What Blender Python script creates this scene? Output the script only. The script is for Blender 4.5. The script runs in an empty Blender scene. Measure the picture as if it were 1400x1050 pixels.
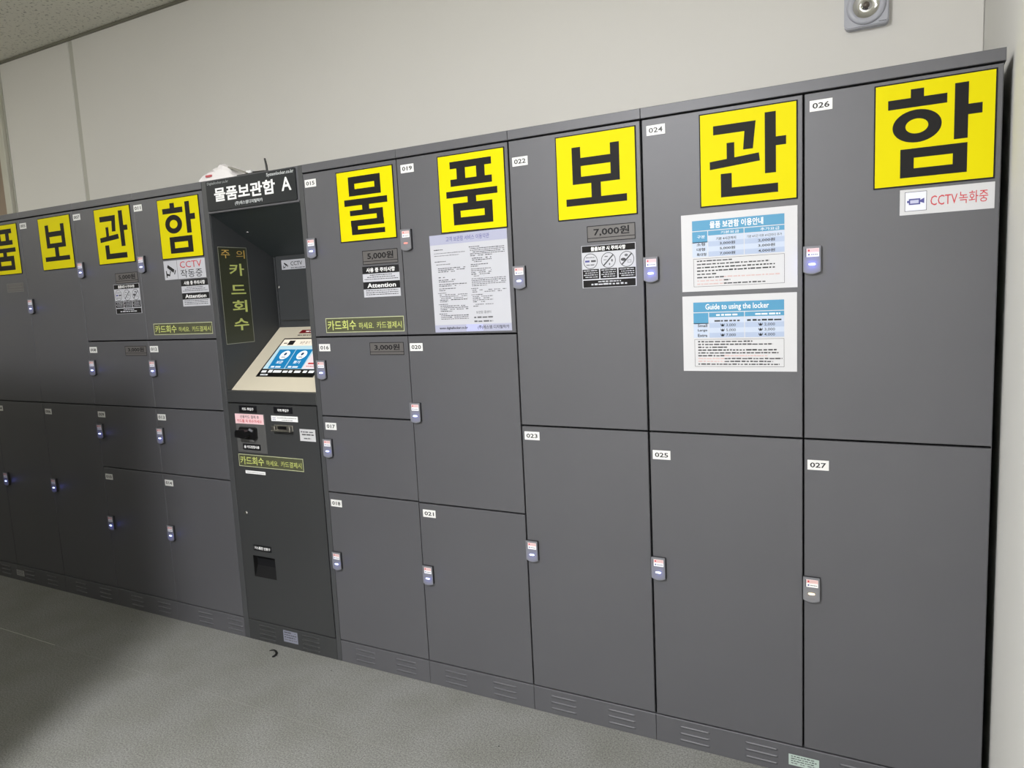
import bpy, math, random
from mathutils import Matrix, Vector
random.seed(7)
scene = bpy.context.scene
COL = scene.collection

# ---------------------------------------------------------------- camera
CAM_LOC = (1.9934748, -2.1245704, 1.4448872)
R = ((0.8809997, 0.4705900, -0.0488316),
     (0.0157481, -0.1323235, -0.9910815),
     (-0.4728546, 0.8723735, -0.1239878))
cd = bpy.data.cameras.new('camera')
cam = bpy.data.objects.new('camera', cd)
COL.objects.link(cam)
cd.sensor_width = 36.0
cd.lens = 36.0 * 1006.75 / 1400.0
cd.clip_start = 0.02
right, up, back = Vector(R[0]), -Vector(R[1]), -Vector((-0.4728546, 0.8723735, -0.1239878))
m = Matrix((right, up, back)).transposed().to_4x4()
m.translation = Vector(CAM_LOC)
cam.matrix_world = m
scene.camera = cam

# ---------------------------------------------------------------- world, exposure
w = bpy.data.worlds.new('world')
scene.world = w
w.use_nodes = True
w.node_tree.nodes['Background'].inputs[0].default_value = (1.0, 0.98, 0.93, 1)
w.node_tree.nodes['Background'].inputs[1].default_value = 0.3
vs = scene.view_settings
vs.view_transform = 'Standard'
vs.look = 'None'
vs.exposure = 0.0
vs.gamma = 1.0
vs.use_curve_mapping = False


# ---------------------------------------------------------------- lights (one inferred ceiling lamp, three added fills; fixtures built below)
def area(name, loc, size, power, color, rot=(0, 0, 0)):
    ld = bpy.data.lights.new(name, 'AREA')
    ld.shape = 'RECTANGLE'
    ld.size, ld.size_y = size
    ld.energy = power
    ld.color = color
    o = bpy.data.objects.new(name, ld)
    o.location = loc
    o.rotation_euler = rot
    COL.objects.link(o)
    return o


CEIL = 3.165
LAMPS = [((0.5, -3.2), (0.34, 0.34), 224.0, (0.985, 0.985, 1.0)),
         ((-4.6, -3.4), (0.45, 0.45), 96.0, (1.0, 0.985, 0.885)),  # unseen fill added to fit the brightness at the left
         ((-4.3, -1.6), (0.45, 0.45), 20.0, (1.0, 0.985, 0.885)),  # second unseen fill, added for the far left end
         ((1.0, -0.9), (0.45, 0.45), 4.2, (0.985, 0.985, 1.0))]  # weak unseen fill added to lift the back wall
for (lx, ly), sz, pw, lc in LAMPS:
    area('lamp_light', (lx, ly, CEIL - 0.045), sz, pw, lc)


# ---------------------------------------------------------------- materials
def lin(c):
    c = c / 255.0
    return c / 12.92 if c <= 0.04045 else ((c + 0.055) / 1.055) ** 2.4


def rgb(r, g, b):
    return (lin(r), lin(g), lin(b), 1.0)


MATS = {}


def mat(name, col, rough=0.5, metal=0.0, spec=0.5, bump=None, var=None, emit=None, alpha=None, coat=0.0):
    """bump=(scale, strength, distance); var=(scale, amount) brightness mottling; emit=(colour, strength)"""
    if name in MATS:
        return MATS[name]
    ma = bpy.data.materials.new(name)
    ma.use_nodes = True
    nt = ma.node_tree
    b = nt.nodes['Principled BSDF']
    b.inputs['Base Color'].default_value = col
    b.inputs['Roughness'].default_value = rough
    b.inputs['Metallic'].default_value = metal
    b.inputs['Specular IOR Level'].default_value = spec
    b.inputs['Coat Weight'].default_value = coat
    tc = nt.nodes.new('ShaderNodeTexCoord')
    if var:
        n = nt.nodes.new('ShaderNodeTexNoise')
        n.inputs['Scale'].default_value = var[0]
        n.inputs['Detail'].default_value = 6
        nt.links.new(tc.outputs['Object'], n.inputs['Vector'])
        r = nt.nodes.new('ShaderNodeMapRange')
        r.inputs[1].default_value = 0.3
        r.inputs[2].default_value = 0.7
        r.inputs[3].default_value = 1 - var[1]
        r.inputs[4].default_value = 1 + var[1]
        nt.links.new(n.outputs['Fac'], r.inputs[0])
        mx = nt.nodes.new('ShaderNodeVectorMath')
        mx.operation = 'SCALE'
        mx.inputs[0].default_value = col[:3]
        nt.links.new(r.outputs[0], mx.inputs['Scale'])
        nt.links.new(mx.outputs[0], b.inputs['Base Color'])
    if bump:
        n2 = nt.nodes.new('ShaderNodeTexNoise')
        n2.inputs['Scale'].default_value = bump[0]
        n2.inputs['Detail'].default_value = 3
        nt.links.new(tc.outputs['Object'], n2.inputs['Vector'])
        bp = nt.nodes.new('ShaderNodeBump')
        bp.inputs['Strength'].default_value = bump[1]
        bp.inputs['Distance'].default_value = bump[2]
        nt.links.new(n2.outputs['Fac'], bp.inputs['Height'])
        nt.links.new(bp.outputs[0], b.inputs['Normal'])
    if emit:
        b.inputs['Emission Color'].default_value = emit[0]
        b.inputs['Emission Strength'].default_value = emit[1]
    if alpha is not None:
        b.inputs['Alpha'].default_value = alpha
    MATS[name] = ma
    return ma


PAINT = mat('grey powder coat', rgb(92, 92, 96), 0.45, metal=0.22, spec=0.5, bump=(900, 0.25, 0.0006), var=(3.0, 0.03))
KPAINT = mat('dark grey powder coat', rgb(56, 57, 58), 0.45, spec=0.45, bump=(900, 0.2, 0.0005), var=(3.0, 0.03))
POST = mat('kiosk post paint', rgb(68, 69, 71), 0.45, spec=0.45, bump=(900, 0.2, 0.0005))
INNER = mat('recess paint', rgb(58, 60, 62), 0.5, spec=0.4, bump=(600, 0.2, 0.0005))
CARC = mat('unlit gap paint', rgb(26, 26, 28), 0.8, spec=0.1)
WALL = mat('satin wall panel', rgb(230, 228, 224), 0.55, spec=0.35, var=(1.2, 0.012))
WALLR = mat('painted side wall', rgb(224, 223, 219), 0.75, spec=0.2, bump=(120, 0.1, 0.001), var=(2.0, 0.02))
JOINT = mat('wall joint strip', rgb(196, 195, 186), 0.5)
FRAME = mat('cream door frame', rgb(205, 203, 190), 0.4)
BROWN = mat('brown door leaf', rgb(150, 132, 114), 0.4, var=(4, 0.05))
WHITE = mat('white print', rgb(236, 236, 236), 0.45)
PAPER = mat('notice paper', rgb(188, 189, 196), 0.45)
PAPER2 = mat('laminated white sheet', rgb(202, 202, 205), 0.4)
LILAC = mat('pale lilac print', rgb(166, 168, 190), 0.4)
YEL = mat('yellow sign vinyl', rgb(218, 206, 0), 0.55, spec=0.1)
INK = mat('black sign ink', rgb(27, 26, 26), 0.55, spec=0.15)
BLACK = mat('black print', rgb(18, 18, 22), 0.4)
GREYINK = mat('grey print', rgb(95, 95, 100), 0.5)
MIDINK = mat('dark grey print', rgb(58, 58, 62), 0.5)
REDINK = mat('red print', rgb(196, 50, 60), 0.5)
PINKINK = mat('faded red print', rgb(200, 172, 170), 0.5)
PINK = mat('pink label', rgb(238, 200, 205), 0.5)
BLUEINK = mat('navy print', rgb(72, 72, 140), 0.5)
BLUE = mat('table header blue', rgb(70, 142, 180), 0.45)
BLUE2 = mat('table light blue', rgb(166, 180, 206), 0.45)
BLUE3 = mat('table pale blue', rgb(186, 197, 216), 0.45)
FILM = mat('clear label film', rgb(95, 92, 91), 0.35)
OLIVE = mat('olive label film', rgb(78, 80, 60), 0.45)
OLIVED = mat('dark olive label film', rgb(54, 57, 42), 0.45)
CREAMINK = mat('cream line print', rgb(196, 200, 160), 0.4)
GLOWINK = mat('yellow green print', rgb(196, 204, 116), 0.4)
TANINK = mat('tan print', rgb(214, 178, 96), 0.4)
OUTL = mat('price outline ink', rgb(22, 22, 24), 0.45, spec=0.2)
SILVER = mat('silver plastic', rgb(118, 119, 124), 0.35, spec=0.5)
SILVERD = mat('dark reader side', rgb(44, 44, 48), 0.5)
LED_B = mat('blue white led', rgb(200, 210, 255), 0.3, emit=((0.62, 0.72, 1.0, 1), 3.0))
LED_Y = mat('warm led', rgb(255, 225, 170), 0.3, emit=((1.0, 0.78, 0.45, 1), 2.2))
LED_R = mat('red led', rgb(220, 130, 120), 0.3, emit=((1.0, 0.35, 0.3, 1), 0.5))
CHROME = mat('chrome', rgb(215, 215, 215), 0.12, metal=1.0)
STEEL = mat('brushed steel', rgb(165, 162, 155), 0.3, metal=0.9)
BLKPL = mat('black plastic', rgb(20, 20, 21), 0.28, spec=0.5)
HEADER = mat('black header acrylic', rgb(30, 33, 36), 0.45, spec=0.3)
BEIGE = mat('beige console plastic', rgb(206, 198, 178), 0.5)
BEZEL = mat('black bezel', rgb(14, 14, 16), 0.3)


def screen(name, c, s=1.0):
    return mat(name, (c[0] * .25, c[1] * .25, c[2] * .25, 1), 0.3, emit=(c, s))


S_CREAM = screen('screen cream', rgb(250, 240, 222), .85)
S_PALE = screen('screen pale blue', rgb(190, 222, 232), .85)
S_BLUE = screen('screen blue', rgb(28, 128, 184), .85)
S_WHITE = screen('screen white', rgb(245, 250, 252), .95)
S_PINK = screen('screen pink white', rgb(240, 224, 228), .85)
S_RED = screen('screen red', rgb(196, 60, 60), .8)
S_DARK = screen('screen dark text', rgb(52, 48, 46), .3)
S_NAVY = screen('screen navy', rgb(12, 74, 120), .5)
MAROON = mat('maroon badge', rgb(120, 22, 30), 0.4)


# ---------------------------------------------------------------- mesh building
class MB:
    def __init__(s):
        s.v, s.f, s.m, s.mats = [], [], [], []

    def mi(s, ma):
        if ma not in s.mats:
            s.mats.append(ma)
        return s.mats.index(ma)

    def box(s, x0, x1, y0, y1, z0, z1, ma, bev=0.0):
        i = len(s.v)
        k = s.mi(ma)
        if bev <= 0:
            s.v += [(x0, y0, z0), (x1, y0, z0), (x1, y1, z0), (x0, y1, z0), (x0, y0, z1), (x1, y0, z1), (x1, y1, z1), (x0, y1, z1)]
            for q in ((0, 1, 5, 4), (1, 2, 6, 5), (2, 3, 7, 6), (3, 0, 4, 7), (4, 5, 6, 7), (3, 2, 1, 0)):
                s.f.append([i + a for a in q])
                s.m.append(k)
            return s
        b = bev   # front (‑y) face chamfered
        s.v += [(x0 + b, y0, z0 + b), (x1 - b, y0, z0 + b), (x1 - b, y0, z1 - b), (x0 + b, y0, z1 - b),
                (x0, y0 + b, z0), (x1, y0 + b, z0), (x1, y0 + b, z1), (x0, y0 + b, z1),
                (x0, y1, z0), (x1, y1, z0), (x1, y1, z1), (x0, y1, z1)]
        for q in ((0, 1, 2, 3), (4, 5, 1, 0), (5, 6, 2, 1), (6, 7, 3, 2), (7, 4, 0, 3),
                  (8, 9, 5, 4), (9, 10, 6, 5), (10, 11, 7, 6), (11, 8, 4, 7), (11, 10, 9, 8)):
            s.f.append([i + a for a in q])
            s.m.append(k)
        return s

    def prism(s, pts, y0, y1, ma, side=None):
        """polygon given as (x,z) counter-clockwise seen from -y, extruded from y0 (front) to y1"""
        i, n = len(s.v), len(pts)
        k = s.mi(ma)
        s.v += [(x, y0, z) for x, z in pts] + [(x, y1, z) for x, z in pts]
        s.f.append([i + a for a in range(n)])
        s.m.append(k)
        s.f.append([i + n + a for a in reversed(range(n))])
        s.m.append(k)
        ks = s.mi(side or ma)
        for a in range(n):
            b = (a + 1) % n
            s.f.append([i + b, i + a, i + n + a, i + n + b])
            s.m.append(ks)
        return s

    def flat(s, pts, y, ma):
        i = len(s.v)
        s.v += [(x, y, z) for x, z in pts]
        s.f.append([i + a for a in range(len(pts))])
        s.m.append(s.mi(ma))
        return s

    def rect(s, x0, z0, x1, z1, y, ma):
        return s.flat([(x0, z0), (x1, z0), (x1, z1), (x0, z1)], y, ma)

    def outline(s, x0, z0, x1, z1, t, y, ma):
        s.rect(x0, z0, x1, z0 + t, y, ma)
        s.rect(x0, z1 - t, x1, z1, y, ma)
        s.rect(x0, z0 + t, x0 + t, z1 - t, y, ma)
        s.rect(x1 - t, z0 + t, x1, z1 - t, y, ma)
        return s

    def ring(s, cx, cz, rx, rz, ix, iz, y, ma, n=40):
        i = len(s.v)
        k = s.mi(ma)
        for a in range(n):
            t = 2 * math.pi * a / n
            s.v += [(cx + rx * math.cos(t), y, cz + rz * math.sin(t)), (cx + ix * math.cos(t), y, cz + iz * math.sin(t))]
        for a in range(n):
            b = (a + 1) % n
            s.f.append([i + 2 * a, i + 2 * b, i + 2 * b + 1, i + 2 * a + 1])
            s.m.append(k)
        return s

    def disc(s, cx, cz, rx, rz, y, ma, n=32):
        return s.flat([(cx + rx * math.cos(2 * math.pi * a / n), cz + rz * math.sin(2 * math.pi * a / n)) for a in range(n)], y, ma)

    def lathe(s, prof, ma, n=32, axis='y', c=(0, 0, 0)):
        """prof = [(r, t)] along axis"""
        i = len(s.v)
        k = s.mi(ma)
        for r, t in prof:
            for a in range(n):
                th = 2 * math.pi * a / n
                if axis == 'y':
                    s.v.append((c[0] + r * math.cos(th), c[1] + t, c[2] + r * math.sin(th)))
                else:
                    s.v.append((c[0] + r * math.cos(th), c[1] + r * math.sin(th), c[2] + t))
        for j in range(len(prof) - 1):
            for a in range(n):
                b = (a + 1) % n
                s.f.append([i + j * n + a, i + j * n + b, i + (j + 1) * n + b, i + (j + 1) * n + a])
                s.m.append(k)
        return s

    def tube(s, path, r, ma, n=10, taper=None):
        i = len(s.v)
        k = s.mi(ma)
        P = [Vector(p) for p in path]
        for j, p in enumerate(P):
            d = (P[min(j + 1, len(P) - 1)] - P[max(j - 1, 0)]).normalized()
            u = d.cross(Vector((0.13, 0.97, 0.2))).normalized()
            v = d.cross(u)
            rr = r * (taper[j] if taper else 1)
            for a in range(n):
                th = 2 * math.pi * a / n
                s.v.append(tuple(p + u * rr * math.cos(th) + v * rr * math.sin(th)))
        for j in range(len(P) - 1):
            for a in range(n):
                b = (a + 1) % n
                s.f.append([i + j * n + a, i + j * n + b, i + (j + 1) * n + b, i + (j + 1) * n + a])
                s.m.append(k)
        s.f.append([i + a for a in range(n)])
        s.m.append(k)
        s.f.append([i + (len(P) - 1) * n + a for a in reversed(range(n))])
        s.m.append(k)
        return s

    def text(s, t, x0, z0, w, h, y, ma, bold=0.0, keep=False, spread=1.0):
        """text fitted into the box with lower left corner x0,z0 (keep = keep its own aspect, centred)"""
        vs, fs, bw, bh = textgeo(t, bold)
        sx, sz = w / bw, h / bh
        if keep:
            q = min(sx, sz)
            x0 += (w - bw * q) / 2
            z0 += (h - bh * q) / 2
            sx = sz = q
        i = len(s.v)
        k = s.mi(ma)
        s.v += [(x0 + a * sx, y, z0 + b * sz) for a, b in vs]
        for f in fs:
            s.f.append([i + a for a in f])
            s.m.append(k)
        return s

    def mesh(s, name):
        me = bpy.data.meshes.new(name)
        me.from_pydata(s.v, [], s.f)
        for ma in s.mats:
            me.materials.append(ma)
        me.polygons.foreach_set('material_index', s.m)
        me.update()
        return me

    def build(s, name, parent=None, loc=None, smooth=False):
        me = s.mesh(name)
        if smooth:
            me.polygons.foreach_set('use_smooth', [True] * len(me.polygons))
        o = bpy.data.objects.new(name, me)
        COL.objects.link(o)
        if loc:
            o.location = loc
        if parent:
            o.parent = parent
        return o


TG = {}


def textgeo(t, bold):
    key = (t, bold)
    if key in TG:
        return TG[key]
    cu = bpy.data.curves.new('t', 'FONT')
    cu.body = t
    cu.size = 1.0
    cu.offset = bold
    cu.resolution_u = 2
    cu.fill_mode = 'FRONT'
    o = bpy.data.objects.new('t', cu)
    me = bpy.data.meshes.new_from_object(o)
    vs = [(v.co.x, v.co.y) for v in me.vertices]
    fs = [list(p.vertices) for p in me.polygons]
    bpy.data.objects.remove(o)
    bpy.data.curves.remove(cu)
    x0, x1 = min(a for a, b in vs), max(a for a, b in vs)
    y0, y1 = min(b for a, b in vs), max(b for a, b in vs)
    # front faces must face -y after mapping (x, z) -> keep winding
    TG[key] = ([(a - x0, b - y0) for a, b in vs], fs, x1 - x0, y1 - y0)
    bpy.data.meshes.remove(me)
    return TG[key]


def empty(name, loc):
    o = bpy.data.objects.new(name, None)
    o.empty_display_size = 0.05
    COL.objects.link(o)
    o.location = loc
    return o


def tag(o, label=None, cat=None, group=None, kind=None):
    if label:
        o['label'] = label
    if cat:
        o['category'] = cat
    if group:
        o['group'] = group
    if kind:
        o['kind'] = kind
    return o


# ================================================================ the setting
WY, WX = 0.90, 2.20          # back wall plane, right wall plane
XL, YB = -6.5, -4.6          # far left and rear limits of the room

fl = mat('speckled vinyl floor', rgb(158, 158, 152), 0.55, spec=0.3)
nt = fl.node_tree
b = nt.nodes['Principled BSDF']
tc = nt.nodes['Texture Coordinate']
n1 = nt.nodes.new('ShaderNodeTexNoise')
n1.inputs['Scale'].default_value = 190
n1.inputs['Detail'].default_value = 5
n1.inputs['Roughness'].default_value = 0.75
n2 = nt.nodes.new('ShaderNodeTexNoise')
n2.inputs['Scale'].default_value = 4
n2.inputs['Detail'].default_value = 5
vo = nt.nodes.new('ShaderNodeTexVoronoi')
vo.inputs['Scale'].default_value = 260
for n in (n1, n2, vo):
    nt.links.new(tc.outputs['Object'], n.inputs['Vector'])
cr = nt.nodes.new('ShaderNodeValToRGB')
cr.color_ramp.elements[0].position = 0.32
cr.color_ramp.elements[0].color = rgb(84, 85, 83)
cr.color_ramp.elements[1].position = 0.68
cr.color_ramp.elements[1].color = rgb(162, 162, 158)
nt.links.new(n1.outputs['Fac'], cr.inputs[0])
mx = nt.nodes.new('ShaderNodeMix')
mx.data_type = 'RGBA'
mx.blend_type = 'MULTIPLY'
mx.inputs[0].default_value = 1.0
cr2 = nt.nodes.new('ShaderNodeValToRGB')
cr2.color_ramp.elements[0].position = 0.3
cr2.color_ramp.elements[0].color = (0.84, 0.84, 0.80, 1)
cr2.color_ramp.elements[1].position = 0.65
cr2.color_ramp.elements[1].color = (1, 1, 1, 1)
nt.links.new(n2.outputs['Fac'], cr2.inputs[0])
nt.links.new(cr.outputs[0], mx.inputs[6])
nt.links.new(cr2.outputs[0], mx.inputs[7])
nt.links.new(mx.outputs[2], b.inputs['Base Color'])
FLOORM = fl

ct = mat('pitted ceiling board', rgb(176, 174, 160), 0.9, spec=0.1)
nt = ct.node_tree
b = nt.nodes['Principled BSDF']
tc = nt.nodes['Texture Coordinate']
vo = nt.nodes.new('ShaderNodeTexNoise')
vo.inputs['Scale'].default_value = 55
vo.inputs['Detail'].default_value = 2
nt.links.new(tc.outputs['Object'], vo.inputs['Vector'])
cr = nt.nodes.new('ShaderNodeValToRGB')
cr.color_ramp.elements[0].position = 0.33
cr.color_ramp.elements[0].color = rgb(184, 182, 172)
cr.color_ramp.elements[1].position = 0.42
cr.color_ramp.elements[1].color = rgb(236, 234, 222)
nt.links.new(vo.outputs['Fac'], cr.inputs[0])
nt.links.new(cr.outputs[0], b.inputs['Base Color'])
CEILM = ct

fo = MB().box(XL, WX + 0.1, YB, WY + 0.1, -0.1, 0.0, FLOORM).build('floor')
tag(fo, 'grey speckled vinyl floor', kind='structure')
MB().box(XL, -1.30, -0.3945, -0.3915, 0.0, 0.0004, mat('weld seam', rgb(176, 176, 166), 0.5)).build('seam_strip', fo)
MB().box(-1.30, WX, -0.3940, -0.3925, 0.0, 0.0003, mat('faint weld seam', rgb(136, 136, 131), 0.55)).build('seam_strip', fo)
ce = MB().box(XL, WX + 0.1, YB, WY + 0.1, CEIL, CEIL + 0.1, CEILM).build('ceiling')
tag(ce, 'beige pitted ceiling board', kind='structure')

wb = MB().box(-3.50, WX + 0.1, WY + 0.012, WY + 0.1, 0, CEIL, JOINT).build('wall_back')
tag(wb, 'pale smooth wall behind the lockers', kind='structure')
MB().box(-3.50, -2.722, WY, WY + 0.02, 0, CEIL, WALL, 0.003).build('wall_panel', wb)
MB().box(-2.678, WX, WY, WY + 0.02, 0, CEIL, WALL, 0.003).build('wall_panel', wb)
MB().box(-2.722, -2.678, WY + 0.006, WY + 0.02, 0, CEIL, JOINT).build('joint_strip', wb)
wr = MB().box(WX, WX + 0.1, YB, WY, 0, CEIL, WALLR).build('wall_right')
tag(wr, 'off-white side wall beside the last locker', kind='structure')
wl = MB().box(XL - 0.1, XL, YB, WY, 0, CEIL, WALLR).build('wall_left')
tag(wl, 'far end wall of the room', kind='structure')
wf = MB().box(XL, WX, YB - 0.1, YB, 0, CEIL, WALLR).build('wall_front')
tag(wf, 'wall behind the camera', kind='structure')
wp = MB().box(-6.0, -0.24, -1.74, -1.64, 0, 2.14, mat('light blocker paint', rgb(96, 94, 84), 0.7)).build('wall_light_blocker')  # unseen partition added to cast the lower left floor shadow
tag(wp, 'added unseen partition that shades the lower left floor', kind='structure')
# door at the far left of the back wall: frame strip and brown leaf
t1 = MB().box(-3.585, -3.515, WY - 0.03, WY + 0.06, 0, CEIL, FRAME, 0.004).build('trim_1')
tag(t1, 'cream frame post at the left end of the wall', kind='structure')
MB().box(-3.515, -3.50, WY - 0.004, WY + 0.06, 0, CEIL, JOINT).build('shadow_gap', t1)
d1 = MB().box(-4.6, -3.60, WY + 0.02, WY + 0.06, 0, CEIL - 0.01, BROWN, 0.004).build('door_1')
tag(d1, 'brown door leaf left of the cream frame', kind='structure')
MB().box(-3.600, -3.585, WY + 0.03, WY + 0.06, 0, CEIL, BLACK).build('door_seal', d1)
w2 = MB().box(XL, -4.6, WY, WY + 0.1, 0, CEIL, WALL).build('wall_back_far')
w2.name = 'wall_end'
tag(w2, 'wall beyond the brown door', kind='structure')
t2 = MB().box(-3.51, WX, WY - 0.014, WY, CEIL - 0.016, CEIL, mat('ceiling edge trim', rgb(120, 118, 106), 0.5), 0.003).build('trim_2')
tag(t2, 'thin edge trim between wall and ceiling', kind='structure')

# ceiling fixtures for the lamp and the added fills (out of frame)
for i, ((lx, ly), sz, pw, lc) in enumerate(LAMPS):
    r = empty('ceiling_light', (lx, ly, CEIL))
    tag(r, ['square ceiling light behind the camera, brightest of all', 'added square fill light in the far rear left corner of the room',
            'added square fill light above the far left end of the aisle', 'weak added fill light in front of lockers 022 and 023'][i], 'light', 'ceiling lights')
    a, c = sz[0] / 2 + 0.03, sz[0] / 2
    fr = MB()
    fr.box(-a, a, -a, -c, -0.04, 0, WHITE).box(-a, a, c, a, -0.04, 0, WHITE).box(-a, -c, -c, c, -0.04, 0, WHITE).box(c, a, -c, c, -0.04, 0, WHITE)
    fr.build('frame', r)
    MB().box(-c, c, -c, c, -0.03, -0.005, mat('lamp diffuser', rgb(250, 250, 245), 0.5, emit=((1, 0.98, 0.94, 1), 4.0))).build('diffuser', r)

# ================================================================ lockers
S5, S4, S3, S2, S1, K1, K0, C0, B0, A0, AA, AB = 2.1804, 1.7441, 1.3044, 0.8690, 0.4310, 0.0, -0.5500, -0.9895, -1.4286, -1.8690, -2.3090, -2.7480
ZT, ZL, ZA, ZM, ZC, ZP = 1.950, 1.9186, 1.3099, 1.0053, 0.7030, 0.0908
DEPTH = 0.62


def unshift(v, c, p=0.010):
    return c + (v - c) * (2.1246 - p) / 2.1246


def reader_meshes():
    W, H, P = 0.0440, 0.0735, 0.010
    pts = []
    n = 14
    for a in range(n + 1):            # curved lower edge
        x = W * a / n
        t = (a / n - 0.5) * 2
        pts.append((x, -H + 0.007 * t * t))
    pts += [(W, -0.001), (W - 0.001, 0), (0.001, 0), (0, -0.001)]
    body = MB().prism(pts, -P, 0.0, SILVER, SILVERD)
    ins = [(W / 2 + (x - W / 2) * 0.93, -H / 2 + (z + H / 2) * 0.95) for x, z in pts]
    body.prism(ins, -P - 0.0012, -P, SILVER, SILVER)
    lab = MB().box(0.0065, 0.0395, -P - 0.0017, -P - 0.001, -0.028, -0.006, WHITE)
    y = -P - 0.0019
    lab.rect(0.0065, -0.028, 0.0085, -0.006, y, MIDINK)
    lab.rect(0.009, -0.0165, 0.0392, -0.0062, y, mat('pinkish label print', rgb(222, 186, 184), 0.4))
    y -= 0.0001
    lab.disc(0.0145, -0.0115, 0.0024, 0.0028, y, REDINK, 12).disc(0.0145, -0.0222, 0.0024, 0.0024, y, BLUEINK, 12)
    for k in range(4):
        lab.rect(0.0195 + k * 0.0042, -0.0128, 0.0195 + k * 0.0042 + 0.003, -0.0104, y, PINKINK)
        lab.rect(0.0195 + k * 0.0046, -0.0234, 0.0195 + k * 0.0046 + 0.0036, -0.0212, y, GREYINK)
    led = MB()
    pts2 = [(0.0225 + 0.0085 * math.copysign(abs(math.cos(t)) ** .55, math.cos(t)), -0.0475 + 0.0026 * math.copysign(abs(math.sin(t)) ** .7, math.sin(t)))
            for t in [2 * math.pi * a / 20 for a in range(20)]]
    led.prism(pts2, -P - 0.0022, -P - 0.001, LED_B)
    return body.mesh('card_reader'), lab.mesh('reader_label'), led.mesh('indicator_light')


RB, RL, RLED = reader_meshes()


def led_variant(ma):
    me = RLED.copy()
    me.materials[0] = ma
    return me


LEDS = {'b': RLED, 'y': led_variant(LED_Y), 'r': led_variant(LED_R)}


def mobj(name, me, parent, loc):
    o = bpy.data.objects.new(name, me)
    COL.objects.link(o)
    o.parent = parent
    o.location = loc
    return o


def number_plate(num, parent, cx, cz, ox, oz):
    b = MB().box(-0.0272, 0.0272, -0.001, 0, -0.0138, 0.0138, mat('number plate white', rgb(226, 226, 224), 0.4))
    b.text(num, -0.0205, -0.0072, 0.041, 0.0144, -0.0012, BLACK, 0.02)
    o = b.build('number_plate', parent, (cx - ox, -0.0, cz - oz))
    tag(o, 'small white plate reading ' + num)


def door(parent, ox, x0, x1, z0, z1, gl, gr, num, ncx, ncz, rx, rz, led='b'):
    """gl/gr half gap widths; origin of the door at its lower left corner"""
    X0, X1, Z0, Z1 = x0 + gl, x1 - gr, z0 + 0.0028, z1 - 0.0028
    me = MB().box(0, X1 - X0, 0.0, 0.018, 0, Z1 - Z0, PAINT, 0.0012)
    d = me.build('door', parent, (X0 - ox, 0, Z0))
    if num:
        number_plate(num, d, ncx, ncz, X0, Z0)
    if rx is not None:
        x, z = rx - X0, unshift(rz, 1.4449) - Z0
        mobj('card_reader', RB, d, (x, 0, z))
        mobj('reader_label', RL, d, (x, 0, z))
        mobj('indicator_light', LEDS[led], d, (x, 0, z))
        if led:
            pw, lc = {'b': (0.010, (0.13, 0.16, 1.0)), 'y': (0.003, (1, 0.7, 0.35)), 'r': (0.0012, (1, 0.3, 0.2))}[led]
            if num in ('024', '026'):
                pw *= 4.0
            ld = bpy.data.lights.new('led_light', 'POINT')
            ld.energy = pw
            ld.color = lc
            ld.shadow_soft_size = 0.004
            lo = bpy.data.objects.new('led_light', ld)
            COL.objects.link(lo)
            lo.location = (rx + 0.0225, -0.026, rz - 0.0475)
    return d


LOUV = None


def louvre_mesh(w):
    mb = MB()
    n = 8
    i = 0
    k = mb.mi(PAINT)
    segs = [(0.0, 0.0), (0.006, 1.0), (w - 0.006, 1.0), (w, 0.0)]
    for x, s in segs:
        for a in range(n + 1):
            t = math.pi * a / n
            mb.v.append((x, -0.0035 * s * math.sin(t) * (1.25 if a > 4 else 0.8), -0.0045 * math.cos(t)))
    for j in range(3):
        for a in range(n):
            p = j * (n + 1) + a
            mb.f.append([p, p + (n + 1), p + (n + 2), p + 1])
            mb.m.append(k)
    return mb.mesh('louvre')


LOUV = louvre_mesh(0.096)
LOUVK = LOUV.copy()
LOUVK.materials[0] = KPAINT


def plinth(parent, ox, x0, x1, starts, ma=PAINT, g=0.0006, rows=(0.066, 0.044, 0.022)):
    p = MB().box(0, x1 - x0 - 2 * g, 0.0, 0.018, 0, ZP - 0.0022, ma, 0.001).build('plinth', parent, (x0 + g - ox, 0, 0))
    for sx in starts:
        for z in rows:
            mobj('louvre', LOUVK if ma == KPAINT else LOUV, p, (sx - x0 - g, 0.0002, z))
    return p


def column_unit(x0, x1, label, doors, gap_l, gap_r, group, cuts=(), cap_over=0.0, starts=None):
    ox = (x0 + x1) / 2
    r = empty('locker_column', (ox, 0, 0))
    tag(r, label, 'locker', group)
    e = 0.0004
    MB().box(x0 + e - ox, x1 - e - ox, 0.018, DEPTH, 0, ZL, CARC).build('cabinet_body', r) if not doors else None
    body = MB()
    body.box(x0 + e - ox, x1 - e - ox, 0.0215, DEPTH, 0.0, ZL - 0.002, CARC)
    body.box(x1 - 0.0016 - ox, x1 - e - ox, 0.002, DEPTH, 0.0, ZL - 0.002, PAINT) if cap_over else None
    body.build('cabinet_body', r)
    MB().box(x0 + e - ox, x1 - e - ox + cap_over, -0.0015, DEPTH, ZL + 0.0022, ZT, PAINT, 0.0012).build('top_cap', r)
    if starts is None:
        starts = [x0 + 0.066, x0 + 0.276]
    plinth(r, ox, x0, x1, starts)
    for d in doors:
        door(r, ox, *d)
    return r


GV = 0.0025
GN = 0.0014
G = 'grey steel locker columns'


def two(x0, x1, n1, n2, l1, l2, gl, gr, rx=None, led2='b'):
    rx = x0 + 0.0004 if rx is None else rx
    return [(x0, x1, ZM, ZL, gl, gr, n1, l1[0], l1[1], rx, 1.5265, 'b'),
            (x0, x1, ZP, ZM, gl, gr, n2, l2[0], l2[1], rx, 0.6100, led2)]


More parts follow.
